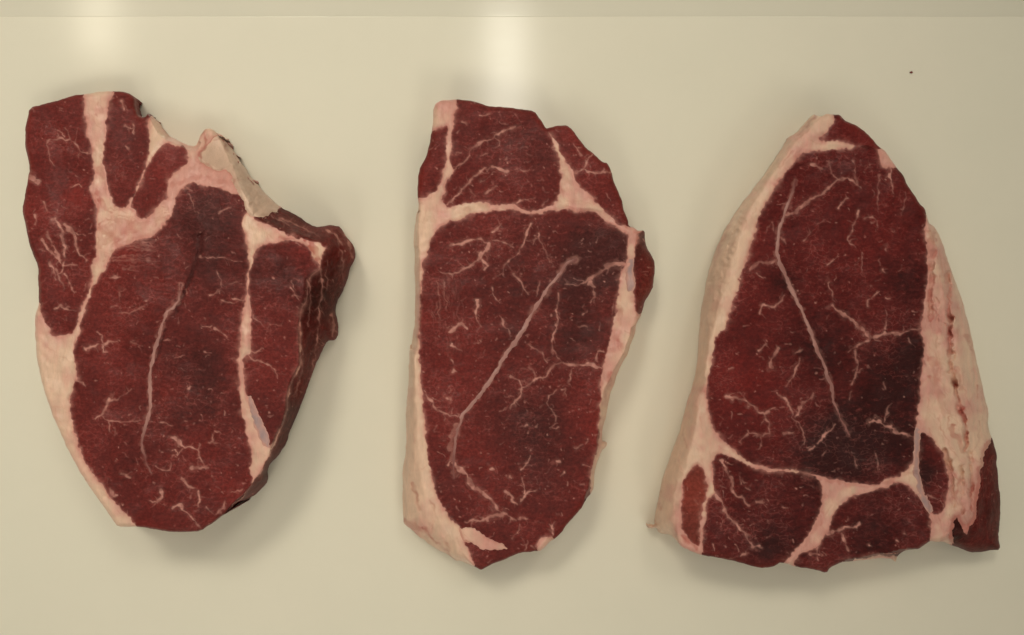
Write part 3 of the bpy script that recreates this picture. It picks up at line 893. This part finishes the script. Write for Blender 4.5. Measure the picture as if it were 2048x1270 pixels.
C.veins('''
8 .45 1568,428 1590,423 1610,405 1630,395 1650,383 1665,368 1675,360 1695,357 1715,368 1721,376
5 .35 1675,358 1663,345 1655,324
11 .35 1628,330 1641,336
7 .3 1716,370 1710,345 1708,319
6 .45 1678,415 1680,405 1696,400
5 .5 1716,420 1715,435 1705,450 1700,465 1698,480 1711,496
5 .4 1730,435 1745,436 1755,445 1756,456
4 .3 1757,350 1757,385 1757,421
8 .35 1545,444 1548,461
10 .65 1563,477 1567,479
6 .35 1610,480 1621,464
6 .4 1637,448 1646,441
5 .55 1655,530 1679,513
9 .6 1769,497 1772,499
6 .6 1767,541 1769,543
6 .45 1783,464 1786,466
7 .5 1775,597 1778,599
11 .5 1780,335 1780,365 1789,386
4 .25 1800,430 1813,384
3 .4 1725,505 1724,546
11 .35 1500,540 1520,525 1545,525 1560,522
6 .4 1515,547 1531,556
6 .45 1525,608 1519,626
5 .4 1525,610 1545,612 1562,600 1569,589
9 .5 1655,565 1662,580 1665,599
10 .6 1666,611 1690,632 1712,645 1730,665 1745,675 1770,668 1800,668 1815,660 1840,658
6 .4 1745,675 1720,690 1699,701
6 .45 1712,700 1715,730 1710,750 1702,771
5 .4 1713,745 1726,737
5 .35 1773,660 1772,619
5 .5 1733,613 1736,600 1759,584
5 .4 1815,675 1823,692
5 .35 1770,765 1772,781
6 .35 1518,700 1531,689
9 .5 1540,736 1545,715 1558,699
5 .35 1457,737 1466,735
7 .4 1590,705 1606,702
6 .5 1600,720 1592,740 1585,755 1571,773
8 .65 1455,792 1475,797 1488,800 1500,810 1515,820 1528,828 1532,840 1538,855 1540,865 1525,873 1505,868 1494,860
6 .55 1528,828 1540,820 1551,817
6 .5 1488,800 1490,784
7 .55 1495,865 1485,878 1479,886
5 .45 1522,875 1523,891
7 .5 1565,868 1586,865
6 .55 1556,788 1572,800 1580,820 1585,835 1600,850 1607,870 1610,886
7 .55 1590,832 1602,808 1618,800 1626,784
6 .5 1635,886 1650,868 1665,855 1673,847
6 .4 1628,891 1619,901
11 .65 1745,842 1760,845 1775,852 1795,865 1828,873
4 .45 1770,845 1775,820 1783,807
4 .3 1752,905 1754,941
5 .25 1710,915 1715,936
5 .3 1700,800 1702,785
9 .65 1432,990 1448,1015 1455,1035 1470,1045 1490,1070 1505,1092 1523,1095
8 .45 1440,918 1450,935 1462,955 1465,980 1475,992 1501,1011
5 .75 1480,952 1482,968
8 .45 1513,1005 1531,1008
8 .35 1563,1014 1575,1016
6 .4 1490,975 1498,981
5 .45 1425,1090 1428,1100
7 .35 1480,1112 1500,1105
9 .6 1652,1066 1675,1063 1695,1055 1715,1055 1718,1047
8 .4 1683,1068 1690,1090 1695,1101
6 .75 1742,1092 1744,1093
6 .75 1794,1082 1796,1083
6 .6 1809,1070 1811,1071
4 .6 1635,1083 1636,1122
10 .4 1640,1110 1620,1105
10 .35 1388,998 1396,1010
6 .35 1855,990 1875,998
''', rnd)
C.flecks(1300, rnd, -0.2)
m2 = MEATS[2]
C.add('muscle', m2, '1640,280 1654,265 1665,249 1670,234 1679,218 1697,232 1720,243 1755,278 1766,292 1750,300 1728,298 1712,291 1698,284 1668,280', tone=.25)
bigC = C.add('muscle', m2, '1582,331 1605,310 1616,306 1638,305 1671,302 1698,297 1720,293 1740,290 1757,302 1758,325 1764,338 1792,335 1815,345 1825,370 1838,389 1848,407 1850,425 1848,471 1854,518 1853,568 1847,606 1840,640 1840,664 1847,689 1843,725 1840,761 1838,795 1833,821 1829,853 1828,876 1829,905 1830,923 1806,943 1763,965 1731,968 1681,961 1637,949 1594,939 1550,937 1531,934 1493,920 1466,897 1437,870 1423,838 1414,803 1413,780 1418,755 1424,728 1427,692 1435,673 1455,648 1463,623 1474,584 1488,549 1499,513 1511,464 1525,422 1544,389 1561,359')
C.add('muscle', MEAT_RED, '1392,928 1408,943 1414,966 1411,993 1402,1028 1399,1057 1397,1090 1388,1085 1378,1070 1367,1060 1365,1028 1365,984 1367,964 1381,950')
C.add('muscle', m2, '1443,908 1466,920 1507,937 1560,946 1589,943 1609,949 1636,958 1645,978 1640,1013 1629,1045 1608,1077 1579,1109 1562,1126 1548,1145 1520,1148 1455,1128 1406,1120 1408,1095 1407,1063 1410,1036 1416,1007 1423,994 1433,990 1429,961 1426,926 1432,911', tone=-.1)
C.add('muscle', m2, '1661,1060 1664,1039 1675,1016 1696,998 1731,987 1763,978 1792,966 1812,969 1833,987 1847,1007 1859,1036 1860,1071 1856,1090 1842,1105 1805,1110 1754,1110 1700,1116 1678,1130 1662,1140 1655,1158 1630,1148 1594,1138 1590,1124 1605,1108 1622,1099 1643,1089 1650,1071', tone=-.05)
C.add('muscle', m2, '1845,866 1860,872 1874,894 1888,916 1896,954 1892,987 1885,1018 1874,1029 1860,1021 1849,998 1841,971 1837,938 1838,910 1840,883', tone=-.05)
C.add('muscle', SIDE, '1964,906 1980,878 2000,880 2010,980 2012,1110 1940,1118 1912,1100 1899,1078 1902,1048 1913,1029 1926,1048 1930,1070 1940,1050 1946,1034 1950,993 1957,952', tone=-.1, dz=-.001)
C.add('fascia', FASCIA, '1832,858 1838,856 1836,880 1837,915 1835,940 1841,968 1852,998 1864,1020 1858,1024 1845,1004 1836,978 1829,945 1830,915 1829,880', over=True, soft=0)
C.add_strip('tendon', TENDON, '1592,362 1583,386 1575,410 1568,428 1558,458 1555,486 1553,505 1563,532 1579,571 1598,609 1617,650 1637,706 1650,739 1661,769 1667,803 1681,838 1699,868', 4, 10, 4, parent=bigC)
C.fat_fibres(520, rnd)
C.fat_fibres(110, rnd, (1850, 480, 1970, 1040), 1.42, (.2, .6), (24, 80))
C.build()

# ------------------------------------------------------------------ crumbs left on the worktop
def crumb(px, py, r, label, seed):
    import bmesh
    bm = bmesh.new()
    bmesh.ops.create_icosphere(bm, subdivisions=3, radius=1)
    q = random.Random(seed)
    a = [q.uniform(0, 6) for _ in range(6)]
    for v in bm.verts:
        c = v.co
        k = 1 + .22 * math.sin(3 * c.x + a[0]) * math.sin(2.6 * c.y + a[1]) + .12 * math.sin(6 * c.z + a[2] + 4 * c.x)
        v.co = (c.x * k * r * 1.25, c.y * k * r * .85, max(0.0, c.z * k * r * .6 + r * .3))
    me = bpy.data.meshes.new('meat_crumb'); bm.to_mesh(me); bm.free()
    for p in me.polygons: p.use_smooth = True
    me.materials.append(MEAT_RED)
    o = bpy.data.objects.new('meat_crumb', me); COL.objects.link(o)
    o.location = ((px - 1024) * K, (635 - py) * K, 0.0001)
    tag(o, label=label, category='meat crumb')
crumb(1822, 145, 0.00045, 'tiny brown crumb of meat alone on the bare worktop, upper right', 1)
